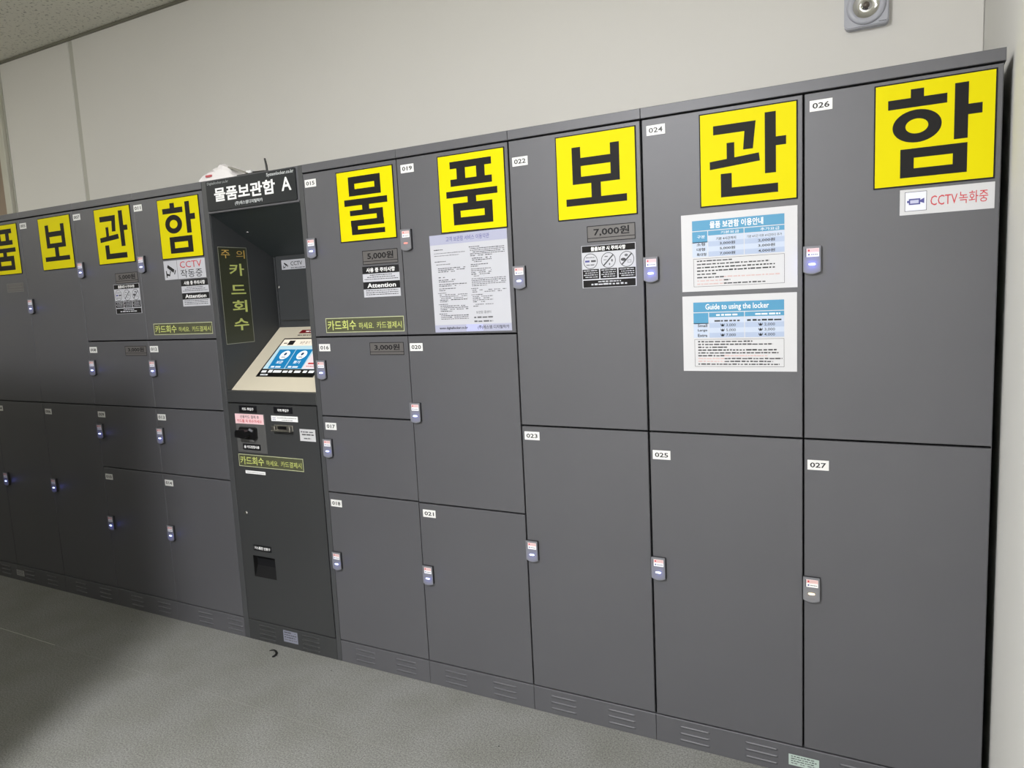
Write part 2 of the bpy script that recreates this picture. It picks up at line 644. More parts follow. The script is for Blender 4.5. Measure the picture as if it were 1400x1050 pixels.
def four(x0, x1, nums, labs, gl, gr, leds='bbbb'):
    zs = [ZL, ZA, ZM, ZC, ZP]
    rz = [1.6805, 1.2205, 0.9140, 0.4580]
    return [(x0, x1, zs[i + 1], zs[i], gl, gr, nums[i], labs[i][0], labs[i][1], x0 + 0.0004, rz[i], leds[i]) for i in range(4)]


column_unit(AB, AA, 'far left locker column cut by the photo edge, left of 003', two(AB, AA, '001', '002', (AB + .04, 1.884), (AB + .04, .964), GN, GN), GN, GN, G)
column_unit(AA, A0, 'grey locker column with doors 003 and 004, second from the left', two(AA, A0, '003', '004', (AA + .04, 1.884), (-2.2682, .964), GN, GN), GN, GN, G)
column_unit(A0, B0, 'grey locker column with doors 005 and 006 and one yellow sign', two(A0, B0, '005', '006', (-1.8391, 1.8821), (-1.8262, .9607), GN, GN), GN, GN, G,
            starts=[A0 + .09, A0 + .29])
column_unit(B0, C0, 'grey four door locker column numbered 007 to 010', four(B0, C0, ['007', '008', '009', '010'],
            [(-1.4013, 1.8851), (-1.3942, 1.2698), (-1.3911, .9613), (-1.3899, .6566)], GN, 0.0004), GN, GN, G, starts=[B0 + .10, B0 + .30])
column_unit(C0, K0, 'grey four door locker column numbered 011 to 014, left of the kiosk', four(C0, K0, ['011', '012', '013', '014'],
            [(-.9603, 1.8845), (-.9539, 1.2707), (-.9528, .964), (-.9519, .6614)], 0.0004, GN), GN, GN, G, starts=[C0 + .145, C0 + .335])
column_unit(K1, S1, 'grey four door locker column numbered 015 to 018, right of the kiosk', four(K1, S1, ['015', '016', '017', '018'],
            [(.0363, 1.8798), (.0412, 1.2696), (.041, .9659), (.037, .6603)], 0.001, GN), GN, GN, G, starts=[.076, .274])
u = [(S1, S2, ZA, ZL, GV - .001, GV, '019', .4761, 1.8805, S1 + .0045, 1.6785, 'r'),
     (S1, S2, .7005, ZA, GN, GV, '020', .4661, 1.2684, S1 - .004, 1.0685, 'b'),
     (S1, S2, ZP, .7005, GV - .001, GV, '021', .4754, .6632, S1 + .0045, .462, 'b')]
column_unit(S1, S2, 'grey three door locker column numbered 019 to 021 with a paper notice', u, GV, GV, G, starts=[.50, .705])
column_unit(S2, S3, 'grey two door locker column numbered 022 and 023', two(S2, S3, '022', '023', (.9096, 1.8507), (.9076, .9719), GV, .003), GV, GV, G, starts=[.933, 1.141])
ur = two(S3, S4, '024', '025', (1.349, 1.8837), (1.3432, .9347), .0035, GV) + \
    two(S4, S5, '026', '027', (1.7865, 1.8832), (1.7819, .9335), GV, 0.0012, led2='y')
column_unit(S3, S5, 'widest grey locker block at the right end, doors 024 to 027', ur, GV, GV, G, cap_over=0.004,
            starts=[S3 + .075, S3 + .275, S4 + .095, S4 + .28])

# ================================================================ stickers and signs on the doors
E0 = -0.0002


def rr(mb, a, b, c, d, W, H, y, ma):
    mb.rect(-W / 2 + a * W, H / 2 - d * H, -W / 2 + c * W, H / 2 - b * H, y, ma)


def gp(mb, pts, W, H, y, ma):
    P = [(-W / 2 + a * W, H / 2 - b * H) for a, b in pts]
    mb.flat(list(reversed(P)), y, ma)


def glyph(mb, g, W, H, y):
    cnt = [0]

    def R_(*a):
        cnt[0] += 1
        rr(mb, *a, W, H, y - cnt[0] * 2e-5, INK)

    def sq(a, b, c, d, e, f, g_, h):
        R_(a, b, c, f); R_(a, h, c, d); R_(a, f, e, h); R_(g_, f, c, h)
    if g == '함':
        R_(.31, .08, .42, .17); R_(.12, .16, .61, .25)
        mb.ring(-W / 2 + .365 * W, H / 2 - .43 * H, .205 * W, .155 * H, .095 * W, .07 * H, y, INK)
        R_(.67, .085, .78, .60); R_(.78, .29, .89, .385)
        sq(.23, .64, .78, .915, .345, .73, .665, .83)
    elif g == '관':
        gp(mb, [(.15, .145), (.59, .145), (.56, .43), (.46, .43), (.475, .24), (.15, .24)], W, H, y, INK)
        R_(.29, .34, .37, .53)
        gp(mb, [(.11, .52), (.62, .48), (.63, .565), (.11, .605)], W, H, y, INK)
        R_(.68, .08, .79, .705); R_(.79, .34, .89, .43)
        R_(.225, .66, .34, .91); R_(.34, .815, .81, .91)
    elif g == '보':
        R_(.21, .15, .32, .585); R_(.69, .15, .80, .585); R_(.32, .28, .69, .375); R_(.32, .5, .69, .585)
        R_(.445, .585, .565, .75); R_(.12, .75, .88, .835)
    elif g == '품':
        R_(.19, .095, .81, .185); R_(.29, .185, .42, .32); R_(.585, .185, .71, .32); R_(.19, .32, .81, .41)
        R_(.115, .47, .88, .555); R_(.435, .555, .565, .63)
        sq(.21, .63, .80, .91, .32, .73, .68, .815)
    elif g == '물':
        sq(.215, .09, .78, .36, .325, .19, .675, .265)
        R_(.12, .405, .88, .495); R_(.435, .495, .56, .56)
        R_(.21, .56, .795, .635); R_(.68, .635, .795, .70); R_(.215, .70, .80, .785)
        R_(.22, .785, .335, .835); R_(.22, .835, .81, .905)


def yellow_sign(g, x0, x1, z0, z1, label, tilt=0.0):
    W, H = x1 - x0, z1 - z0
    mb = MB().box(-W / 2, W / 2, -0.0022, 0, -H / 2, H / 2, INK)
    mb.rect(-W / 2 + .0032, -H / 2 + .0032, W / 2 - .0032, H / 2 - .0032, -0.0024, YEL)
    glyph(mb, g, W, H, -0.0026)
    o = mb.build('yellow_sign', None, ((x0 + x1) / 2, E0, (z0 + z1) / 2))
    o.rotation_euler = (0, tilt, 0)
    tag(o, label, 'sign', 'yellow one-letter signs')
    return o


yellow_sign('품', -2.151, -1.894, 1.654, 1.9025, 'yellow sign reading 품 cut by the left edge, on locker 003')
yellow_sign('보', -1.711, -1.453, 1.657, 1.9048, 'smaller looking yellow sign reading 보 on locker 005 at far left', -0.004)
yellow_sign('관', -1.270, -1.013, 1.6577, 1.906, 'yellow sign reading 관 on locker 007 left of the kiosk', -0.004)
yellow_sign('함', -.831, -.572, 1.6545, 1.9038, 'yellow sign reading 함 on locker 011 next to the kiosk')
yellow_sign('물', .161, .4156, 1.6523, 1.902, 'yellow sign reading 물 on locker 015 right of the kiosk')
yellow_sign('품', .6005, .8555, 1.651, 1.903, 'yellow sign reading 품 on locker 019 above the paper notice')
yellow_sign('보', 1.0337, 1.2895, 1.6535, 1.905, 'large yellow sign reading 보 on locker 022')
yellow_sign('관', 1.4728, 1.730, 1.6532, 1.9056, 'large yellow sign reading 관 on locker 024 above the blue tables')
yellow_sign('함', 1.910, 2.168, 1.656, 1.9073, 'largest yellow sign reading 함 on locker 026 at right')


def price(txt, x0, x1, z0, z1, label, faint=False):
    W, H = x1 - x0, z1 - z0
    ink = mat('faded outline ink', rgb(120, 120, 116), .5) if faint else OUTL
    mb = MB().box(-W / 2, W / 2, -0.0006, 0, -H / 2, H / 2, FILM)
    mb.outline(-W / 2, -H / 2, W / 2, H / 2, .0022, -0.0008, ink)
    mb.rect(-W / 2 + .002, -H / 2 + .0105, W / 2 - .002, -H / 2 + .0125, -0.0008, ink)
    if txt:
        mb.text(txt, -W * .36, -H / 2 + .016, W * .74, H - .0225, -0.0008, OUTL if not faint else ink, 0.022)
    else:
        mb.rect(-W * .36, -H / 2 + .024, W * .40, -H / 2 + .0262, -0.0008, ink)
        mb.rect(-W * .36, -H / 2 + .034, W * .36, -H / 2 + .0355, -0.0008, ink)
    o = mb.build('price_sticker', None, ((x0 + x1) / 2, E0, (z0 + z1) / 2))
    tag(o, label, 'sticker', 'clear price stickers')


price('5,000원', .2555, .4125, 1.567, 1.617, 'clear price sticker reading 5,000원 right of the kiosk, under the 물 sign')
price('3,000원', .2585, .412, 1.241, 1.287, 'clear price sticker reading 3,000원 below the olive sticker right of the kiosk')
price('7,000원', 1.1275, 1.2805, 1.5825, 1.631, 'largest clear price sticker, reading 7,000원, below the big 보 sign')
price('5,000원', -1.167, -1.009, 1.5675, 1.6145, 'dim price sticker reading 5,000원 left of the kiosk under the 관 sign')
price('3,000원', -1.157, -1.006, 1.242, 1.286, 'dim price sticker reading 3,000원 left of the kiosk between plates 008 and 012')
price('', -2.048, -1.901, 1.5665, 1.610, 'faded price sticker under the leftmost yellow sign', True)


def fine(mb, x0, x1, z, h, y, ma, dens=0.85, seed=None):
    """one line of print too small to read: broken dashes"""
    rnd = random.Random(seed if seed is not None else int((x0 + 7) * 9973 + (z + 3) * 77777))
    x = x0
    while x < x1:
        l = rnd.uniform(1.2, 4.0) * h
        if x + l > x1:
            l = x1 - x
        if rnd.random() < dens:
            mb.rect(x, z, x + l, z + h * rnd.uniform(.75, 1.0), y, ma)
        x += l + h * rnd.uniform(.35, .9)


def attention(x0, x1, z0, z1, label):
    W, H = x1 - x0, z1 - z0
    mb = MB().box(-W / 2, W / 2, -0.0008, 0, -H / 2, H / 2, PAPER)
    y = -0.001
    for k, t in ((0, '사용 중 주의사항'), (1, 'Attention')):
        zt = H / 2 - k * H * .5
        mb.rect(-W / 2, zt - H * .24, W / 2, zt, y, BLACK)
        mb.text(t, -W * .39, zt - H * .195, W * .78, H * .145, y - .0002, WHITE, 0.025 if k == 0 else 0.02)
        for j in range(3):
            q = (.18, .1, .02)[j] if k == 0 else .04
            fine(mb, -W * (.5 - q - .02), W * (.5 - q - .02), zt - H * (.30 + .065 * j), H * .026, y, MIDINK, 1.0)
    o = mb.build('attention_sticker', None, ((x0 + x1) / 2, E0, (z0 + z1) / 2))
    tag(o, label, 'sticker', 'black and white attention stickers')


attention(.2505, .4145, 1.4505, 1.5605, 'black and white sticker reading Attention on locker 015')
attention(-.7305, -.564, 1.451, 1.563, 'black and white sticker reading Attention on locker 011 beside the kiosk')


def caution(x0, x1, z0, z1, label):
    W, H = x1 - x0, z1 - z0
    mb = MB().box(-W / 2, W / 2, -0.0008, 0, -H / 2, H / 2, PAPER)
    y = -0.001
    mb.rect(-W * .49, H * .34, W * .49, H * .49, y, INK)
    mb.text('물품보관 시 주의사항', -W * .32, H * .365, W * .64, H * .10, y - .0002, WHITE, 0.03)
    r = W * .135
    for k, cx in enumerate((-W * .335, 0.0, W * .335)):
        cz = H * .13
        mb.ring(cx, cz, r, r, r * .92, r * .92, y, MIDINK, 28)
        if k == 0:
            mb.rect(cx - r * .75, cz - r * .12, cx - r * .12, cz + r * .12, y, BLUEINK)
            mb.rect(cx + r * .08, cz - r * .12, cx + r * .75, cz + r * .12, y, MIDINK)
            fine(mb, cx - r * .6, cx + r * .6, cz + r * .42, r * .12, y, GREYINK, 1)
            fine(mb, cx - r * .6, cx + r * .6, cz - r * .55, r * .14, y, GREYINK, 1)
        else:
            a = r * .70
            q = r * .06
            mb.flat([(cx - a - q, cz - a + q), (cx - a + q, cz - a - q), (cx + a + q, cz + a - q), (cx + a - q, cz + a + q)], y, MIDINK)
            if k == 1:
                fine(mb, cx - r * .5, cx, cz + r * .42, r * .14, y, GREYINK, 1)
                fine(mb, cx - r * .65, cx - r * .25, cz + r * .02, r * .12, y, GREYINK, 1)
                mb.disc(cx + r * .5, cz - r * .05, r * .13, r * .18, y, GREYINK, 10)
                mb.disc(cx + r * .15, cz - r * .5, r * .1, r * .15, y, GREYINK, 10)
            else:
                mb.disc(cx - r * .05, cz + r * .5, r * .24, r * .16, y, GREYINK, 12)
                mb.disc(cx - r * .45, cz - r * .02, r * .35, r * .2, y, MIDINK, 12)
                mb.outline(cx + r * .1, cz - r * .45, cx + r * .6, cz - r * .1, r * .05, y, GREYINK)
        bx0, bx1 = cx - W * .155, cx + W * .155
        mb.rect(bx0, -H * .29, bx1, -H * .06, y, INK)
        for j in range(4):
            fine(mb, bx0 + W * .02 + (W * .03 if j % 2 else 0), bx1 - W * .025, -H * (.105 + .05 * j), H * .022, y - .0002, PAPER, 1)
    mb.rect(-W * .485, -H * .49, W * .485, -H * .32, y, INK)
    fine(mb, -W * .2, W * .22, -H * .375, H * .03, y - .0002, PAPER, 1)
    fine(mb, -W * .33, W * .33, -H * .44, H * .04, y - .0002, PAPER, 1)
    o = mb.build('caution_sticker', None, ((x0 + x1) / 2, E0, (z0 + z1) / 2))
    tag(o, label, 'sticker', 'caution stickers with three round pictures')


caution(1.107, 1.280, 1.445, 1.573, 'caution sticker with three round pictures on locker 022')
caution(-1.188, -1.008, 1.432, 1.5645, 'dim caution sticker with three round pictures on locker 007')


def recover(x0, x1, z0, z1, label, tilt=0.0):
    W, H = x1 - x0, z1 - z0
    mb = MB().box(-W / 2, W / 2, -0.0006, 0, -H / 2, H / 2, OLIVE)
    mb.outline(-W / 2, -H / 2, W / 2, H / 2, .0022, -0.0008, CREAMINK)
    mb.text('카드회수', -W * .475, -H * .33, W * .375, H * .66, -0.0008, GLOWINK, 0.012)
    mb.text('하세요.', -W * .065, -H * .27, W * .19, H * .42, -0.0008, GLOWINK, 0.0)
    mb.text('카드결제시', W * .165, -H * .27, W * .305, H * .44, -0.0008, GLOWINK, 0.0)
    o = mb.build('card_reminder_sticker', None, ((x0 + x1) / 2, E0, (z0 + z1) / 2))
    o.rotation_euler = (0, tilt, 0)
    tag(o, label, 'sticker', 'olive card reminder stickers')


recover(.057, .420, 1.3255, 1.380, 'wide olive sticker reading 카드회수 right of the kiosk above plate 016')
recover(-.9395, -.565, 1.333, 1.3825, 'wide olive sticker reading 카드회수 left of the kiosk above plate 012')
recover(-.483, -.119, .774, .8265, 'olive sticker reading 카드회수 on the lower kiosk door')

# long text notice under 품
W, H = .3005, .3285
mb = MB().box(-W / 2, W / 2, -0.001, 0, -H / 2, H / 2, PAPER)
y = -.0012
mb.rect(-W / 2, H * .40, W / 2, H / 2, y, LILAC)
mb.rect(-W / 2, -H / 2, W / 2, -H * .425, y, LILAC)
mb.rect(-W * .08, -H * .495, W * .14, -H * .425, y - .0001, mat('lilac patch', rgb(178, 182, 222), .4))
mb.text('고객 보관함 서비스 이용약관', -W * .28, H * .425, W * .56, H * .05, y - .0002, BLUEINK, 0.0)
rnd = random.Random(5)


def column_text(x0, x1, zt, zb, ind):
    z = zt
    while z > zb:
        z -= rnd.choice([.010, .012, .007]) if rnd.random() < .33 else 0
        nl = rnd.randint(1, 5)
        head = rnd.random() < .6
        if head:
            fine(mb, x0, x0 + (x1 - x0) * rnd.uniform(.2, .35), z, .0022, y, BLACK, 1)
            z -= .0062
        ext = rnd.choice([1.0, 1.0, 1.0, .6])
        a = x0 + ind * rnd.choice([1, 1, 2.5])
        for k in range(nl):
            if z < zb:
                break
            e = x1 if k < nl - 1 else a + (x1 - a) * rnd.uniform(.25, 1)
            e = a + (e - a) * ext
            fine(mb, a, e, z, .0027, y, rnd.choice([MIDINK, MIDINK, GREYINK, BLACK]), rnd.uniform(.8, 1))
            z -= .0058
        z -= .003


fine(mb, -W * .45, -W * .33, H * .345, .0028, y, BLACK, 1)
fine(mb, -W * .45, -W * .04, H * .31, .0024, y, GREYINK, 1)
fine(mb, -W * .45, -W * .12, H * .285, .0024, y, GREYINK, 1)
fine(mb, -W * .45, -W * .30, H * .225, .0026, y, MIDINK, 1)
fine(mb, -W * .43, -W * .24, H * .195, .0024, y, GREYINK, 1)
column_text(-W * .43, -W * .04, H * .155, -H * .38, .006)
column_text(0.004, W * .46, H * .35, -H * .265, .004)
mb.text('보관함 콜센터', W * .06, -H * .32, W * .19, H * .028, y, MIDINK, 0.0)
fine(mb, W * .03, W * .27, -H * .365, .0055, y, GREYINK, 1)
fine(mb, W * .03, W * .27, -H * .405, .0055, y, GREYINK, 1)
mb.text('www.digitallocker.co.kr', -W * .44, -H * .478, W * .38, H * .034, y - .0002, BLACK, 0.02)
mb.text('(주)에스엠 디지털락카', W * .07, -H * .482, W * .40, H * .042, y - .0002, BLACK, 0.01)
o = mb.build('paper_notice', None, (.7015, E0, 1.4835))
o.rotation_euler = (0, -0.006, 0)
tag(o, 'white paper notice full of small print under the 품 sign on locker 019', 'notice')


def guide(x0, x1, z0, z1, ko, label):
    W, H = x1 - x0, z1 - z0
    mb = MB().box(-W / 2, W / 2, -0.001, 0, -H / 2, H / 2, PAPER2)
    y = -.0012
    l, r = -W * .40, W * .395
    c1 = l + (r - l) * .18
    c2 = l + (r - l) * .58
    T = lambda f: H / 2 - f * H          # fraction from the top
    mb.rect(l, T(.215), r, T(.085), y, BLUE)
    mb.rect(l, T(.37), c1 - .002, T(.225), y, BLUE)
    mb.rect(c1, T(.285), c2 - .002, T(.225), y, BLUE)
    mb.rect(c2, T(.285), r, T(.225), y, BLUE)
    rows = [(.29, .36), (.36, .425), (.425, .49), (.49, .555)]
    for k, (a, bb) in enumerate(rows):
        ma = BLUE3 if k % 2 == 0 else BLUE2
        mb.rect(c1, T(bb), c2 - .002, T(a), y, ma)
        mb.rect(c2, T(bb), r, T(a), y, ma)
        if k:
            mb.rect(l, T(bb), c1 - .002, T(a), y, BLUE3)
    y2 = y - .0002
    if ko:
        mb.text('물품 보관함 이용안내', l + (r - l) * .2, T(.195), (r - l) * .58, H * .09, y2, WHITE, 0.02)
        mb.text('구분', l + .014, T(.315), .022, H * .04, y2, WHITE)
        mb.text('기본요금', c1 + .035, T(.275), .05, H * .038, y2, WHITE)
        mb.text('추가요금', c2 + .042, T(.275), .05, H * .038, y2, WHITE)
        names = ['소형', '대형', '특대형']
        sub = ('기본 4시간까지', '기본 4시간 이후 4시간마다 추가')
        A = ['3,000원', '5,000원', '7,000원']
        B = ['2,000원', '3,000원', '4,000원']
    else:
        mb.text('Guide to using the locker', l + (r - l) * .14, T(.205), (r - l) * .70, H * .095, y2, WHITE, 0.01)
        fine(mb, c1 + .02, c2 - .02, T(.268), H * .022, y2, WHITE, 1)
        fine(mb, c2 + .028, r - .01, T(.268), H * .022, y2, WHITE, 1)
        names = ['Small', 'Large', 'Extra']
        sub = ('', '')
        A = ['₩ 3,000', '₩ 5,000', '₩ 7,000']
        B = ['₩ 2,000', '₩ 3,000', '₩ 4,000']
    if ko:
        mb.text(sub[0], c1 + .022, T(.352), (c2 - c1) * .55, H * .038, y2, BLACK, 0.02)
        mb.text(sub[1], c2 + .006, T(.352), (r - c2) * .88, H * .036, y2, MIDINK, 0.01)
    else:
        fine(mb, c1 + .015, c2 - .014, T(.345), H * .022, y2, MIDINK, 1)
        fine(mb, c2 + .006, r - .006, T(.345), H * .024, y2, BLACK, 1)
    for k in range(3):
        zb = T(rows[k + 1][1] - .012)
        mb.text(names[k], l + .012, zb, .024 if ko and k < 2 else .027, H * .040, y2, BLACK, 0.02)
        mb.text(A[k], c1 + .032, zb, .042, H * .041, y2, BLACK, 0.02 if ko else 0.004)
        mb.text(B[k], c2 + .036, zb, .044, H * .041, y2, BLACK, 0.02 if ko else 0.004)
    mb.outline(l + .002, T(.94), r, T(.575), .0009, y, MIDINK)
    n = 8 if ko else 9
    ends = [.45, .84, .9, .9, .27, .95, .42, .8] if ko else [.66, .88, .38, .92, .94, .82, .98, .88, .95]
    for k in range(n):
        z = T(.615 + k * (.3 / (n - 1)))
        red = (k in (5, 6, 7))
        e = l + (r - l) * ends[k]
        if red:
            mid = l + (r - l) * .35
            fine(mb, l + .012, min(mid, e), z, H * .018, y, MIDINK if k == 5 else PINKINK, 1)
            if e > mid:
                fine(mb, mid, e, z, H * .018, y, PINKINK if k == 5 else MIDINK, 1)
        else:
            fine(mb, l + .012, e, z, H * .018, y, BLACK if k in (2, 3) else MIDINK, 1)
    o = mb.build('guide_sheet', None, ((x0 + x1) / 2, E0, (z0 + z1) / 2))
    tag(o, label, 'notice', 'laminated guide sheets on locker 024')


guide(1.417, 1.7295, 1.420, 1.6365, True, 'laminated sheet with a Korean blue price table, upper one on locker 024')
guide(1.4165, 1.728, 1.191, 1.407, False, 'laminated sheet headed Guide to using the locker, lower one on locker 024')

# CCTV recording sticker, right
W, H = .1995, .062
mb = MB().box(-W / 2, W / 2, -0.0008, 0, -H / 2, H / 2, PAPER2)
y = -.001
mb.outline(-W * .445, -H * .36, -W * .205, H * .40, .0011, y, MIDINK)
mb.rect(-W * .445 + .0011, -H * .36 + .0011, -W * .205 - .0011, H * .40 - .0011, y, mat('icon pale blue', rgb(224, 226, 240), .4))
y -= .0002
mb.rect(-W * .40, -H * .11, -W * .275, H * .125, y, BLUEINK)
mb.rect(-W * .385, -H * .06, -W * .293, H * .07, y - .0001, mat('icon lens', rgb(186, 188, 214), .4))
mb.rect(-W * .42, -H * .03, -W * .40, H * .06, y, BLUEINK)
mb.flat([(-W * .275, -H * .02), (-W * .232, -H * .08), (-W * .232, H * .13), (-W * .275, H * .06)], y, BLUEINK)
mb.text('CCTV', -W * .165, -H * .20, W * .285, H * .38, y, REDINK, 0.0)
mb.text('녹화중', W * .135, -H * .22, W * .30, H * .46, y, REDINK, 0.0)
o = mb.build('cctv_sticker', None, (2.0697, E0, 1.6175))
tag(o, 'white sticker reading CCTV녹화중 in red with a camcorder icon on locker 026', 'sticker')

# CCTV operating sticker, left bank
W, H = .2585, .080
mb = MB().box(-W / 2, W / 2, -0.0008, 0, -H / 2, H / 2, PAPER)
y = -.001
mb.rect(-W * .175, -H / 2, -W * .168, H / 2, y, GREYINK)


def cam_icon(mb, cx, cz, s, y, ma=BLACK):
    def q(pts):
        mb.flat([(cx + a * s, cz + b * s) for a, b in pts], y, ma)
    q([(-.22, .30), (-.30, .12), (.26, -.22), (.36, -.02)])
    q([(.30, -.30), (.37, -.33), (.50, -.08), (.43, -.05)])
    q([(-.18, -.02), (-.05, -.10), (-.12, -.30), (-.36, -.24), (-.38, -.36), (-.10, -.42), (-.02, -.20), (.05, -.14)])
    q([(-.44, -.06), (-.36, -.08), (-.34, -.50), (-.42, -.50)])


cam_icon(mb, -W * .34, H * .04, H * .85, y)
mb.text('CCTV', -W * .10, H * .07, W * .52, H * .34, y, REDINK, 0.0)
mb.text('작동중', -W * .10, -H * .44, W * .52, H * .42, y, BLACK, 0.0)
o = mb.build('cctv_sticker', None, (-.7005, E0, 1.6075))
tag(o, 'white sticker reading CCTV 작동중 below the 함 sign left of the kiosk', 'sticker')

# small labels on the plinths
for (x0, x1, z0, z1, ma, lab, nm) in ((1.704, 1.787, .029, .0625, mat('pale green label', rgb(176, 192, 184), .4), 'pale green service label on the plinth below lockers 025 and 027', 'service_label'),
                                      (-.3165, -.2355, .025, .0755, mat('grey blue label', rgb(128, 130, 144), .4), 'grey blue service label on the kiosk plinth', 'service_label'),
                                      (-2.3235, -2.252, .029, .060, mat('worn grey label', rgb(170, 170, 168), .4), 'small grey label on the plinth at the far left', 'service_label')):
    W, H = x1 - x0, z1 - z0
    mb = MB().box(-W / 2, W / 2, -0.0006, 0, -H / 2, H / 2, ma)
    for k in range(4):
        fine(mb, -W * .42, W * (.42 if k % 2 else .36), H * (.30 - .21 * k), H * .09, -.0008, MIDINK if k < 3 else GREYINK, .9, seed=k + int(x0 * 50))
    yy = -0.0001
    o = mb.build(nm, None, ((x0 + x1) / 2, -0.0042, (z0 + z1) / 2) if x0 == 99 else ((x0 + x1) / 2, yy, (z0 + z1) / 2))
    tag(o, lab, 'label', 'service labels on the plinths')

# ================================================================ kiosk
KX0, KX1 = -0.5492, -0.0008
OX0, OX1 = -0.520, -0.024          # opening
OZ0, OZ1 = 1.094, 1.818
kc = -0.275
k = empty('locker_kiosk', (kc, 0, 0))
tag(k, 'dark grey payment kiosk with sloped touch screen between the locker banks', 'kiosk')


def kb(mb, name, loc=(0, 0, 0)):
    mb.v = [(x - kc, y, z) for x, y, z in mb.v]
    return mb.build(name, k, loc)


body = MB()
RY = 0.325
body.box(KX0, OX0 - .001, 0.0, DEPTH, 0.0, ZT, POST, 0.0012)           # left post
body.box(OX1 + .001, KX1, 0.0, DEPTH, 0.0, ZT, POST, 0.0012)           # right post
body.box(OX0 - .001, OX1 + .001, RY + .012, DEPTH, 0.0, ZT, KPAINT)     # rear
body.box(OX0 - .001, OX1 + .001, 0.02, RY + .012, 0.0, 1.04, CARC)      # lower inside
body.box(OX0 - .001, OX1 + .001, 0.012, RY + .012, 1.90, ZT, KPAINT)    # top
kb(body, 'cabinet_body')
# front ledge below the console
kb(MB().box(OX0 - .001, OX1 + .001, 0.0, 0.03, 1.0435, 1.0935, KPAINT, 0.003), 'ledge')
# inner lining
kb(MB().box(OX0 - .001, OX0 + .002, 0.006, RY + .012, 1.04, 1.90, INNER), 'side_lining')
kb(MB().box(OX1 - .002, OX1 + .001, 0.006, RY + .012, 1.04, 1.90, INNER), 'side_lining')
ceilr = MB()
i = 0
ceilr.v = [(OX0, 0.006, OZ1 - .001), (OX1, 0.006, OZ1 - .001), (OX1, RY, 1.648), (OX0, RY, 1.648),
           (OX0, 0.006, OZ1 + .02), (OX1, 0.006, OZ1 + .02), (OX1, RY, 1.70), (OX0, RY, 1.70)]
ceilr.f = [[0, 3, 2, 1], [4, 5, 6, 7], [0, 1, 5, 4], [2, 3, 7, 6], [1, 2, 6, 5], [3, 0, 4, 7]]
ceilr.m = [0] * 6
ceilr.mats = [mat('recess ceiling paint', rgb(52, 58, 60), .5)]
kb(ceilr, 'recess_ceiling')
lp = MB().lathe([(0.0, -.002), (.006, -.002), (.0095, 0.0), (.0095, .004)], CHROME, 20, 'z', (-.462 - 0, .1417, 1.7475))
lp.disc  # (small chrome spotlight)
lpo = kb(lp, 'spotlight')
tag(lpo, 'tiny bright spotlight')
# header sign
hd = MB()
hx0, hx1, hz0, hz1 = -.5195, -.0335, 1.828, 1.946
hd.box(hx0 - .006, hx1 + .012, 0.002, 0.014, 1.818, ZT, PAINT)
rad = .006
pts = []
for cx, cz, a0 in ((hx1 - rad, hz0 + rad, -90), (hx1 - rad, hz1 - rad, 0), (hx0 + rad, hz1 - rad, 90), (hx0 + rad, hz0 + rad, 180)):
    for a in range(5):
        t = math.radians(a0 + a * 22.5)
        pts.append((cx + rad * math.cos(t), cz + rad * math.sin(t)))
hd.prism(pts, -0.003, 0.003, HEADER)
y = -.0033
hd.text('물품보관함', -.475, 1.862, .335, .054, y, WHITE, 0.028)
hd.text('A', -.107, 1.866, .050, .050, y, WHITE, 0.018)
hd.text('Digitallocker.co.kr', -.511, 1.9275, .122, .0135, y, mat('grey white print', rgb(140, 144, 146), .4), 0.01)
hd.text('Systemlocker.co.kr', -.180, 1.9245, .140, .0165, y, mat('dim white print', rgb(196, 200, 202), .4), 0.015)
hd.text('(주)에스엠디지털락카', -.362, 1.8365, .152, .0165, y, mat('dim white print', rgb(196, 200, 202), .4), 0.02)
ho = kb(hd, 'header_sign')
tag(ho, 'black header panel reading 물품보관함 A')
hd2 = MB().box(OX0, OX1, -.004, .012, 1.8185, 1.8245, PAINT, .001)
kb(hd2, 'header_lip')
# back panel door of the recess
bp_ = MB()
bp_.box(OX0, OX1, RY, RY + .012, 1.08, 1.72, INNER)
bp_.box(OX0 + .006, -.030, RY - .004, RY, 1.683, 1.697, INNER)
bp_.box(OX0 + .006, OX0 + .014, RY - .004, RY, 1.35, 1.697, INNER)
kb(bp_, 'recess_back')
bd = kb(MB().box(OX0 + .024, -.034, RY - .008, RY, 1.367, 1.678, INNER, .002), 'inner_door')
bd.name = 'door'
bl = MB().lathe([(0.0, -.004), (.005, -.004), (.0075, -.001), (.0075, .003)], CHROME, 16, 'y', (-.492, RY - .009, 1.519))
lo = kb(bl, 'lock')
# sloped console
ang = math.atan2(1.341 - 1.092, .3305 - .0215)
con = empty('console', (0, 0, 0))
con.parent = k
MM = Matrix.Translation((0, .0215, 1.092)) @ Matrix.Rotation(-(math.pi / 2 - ang), 4, 'X')
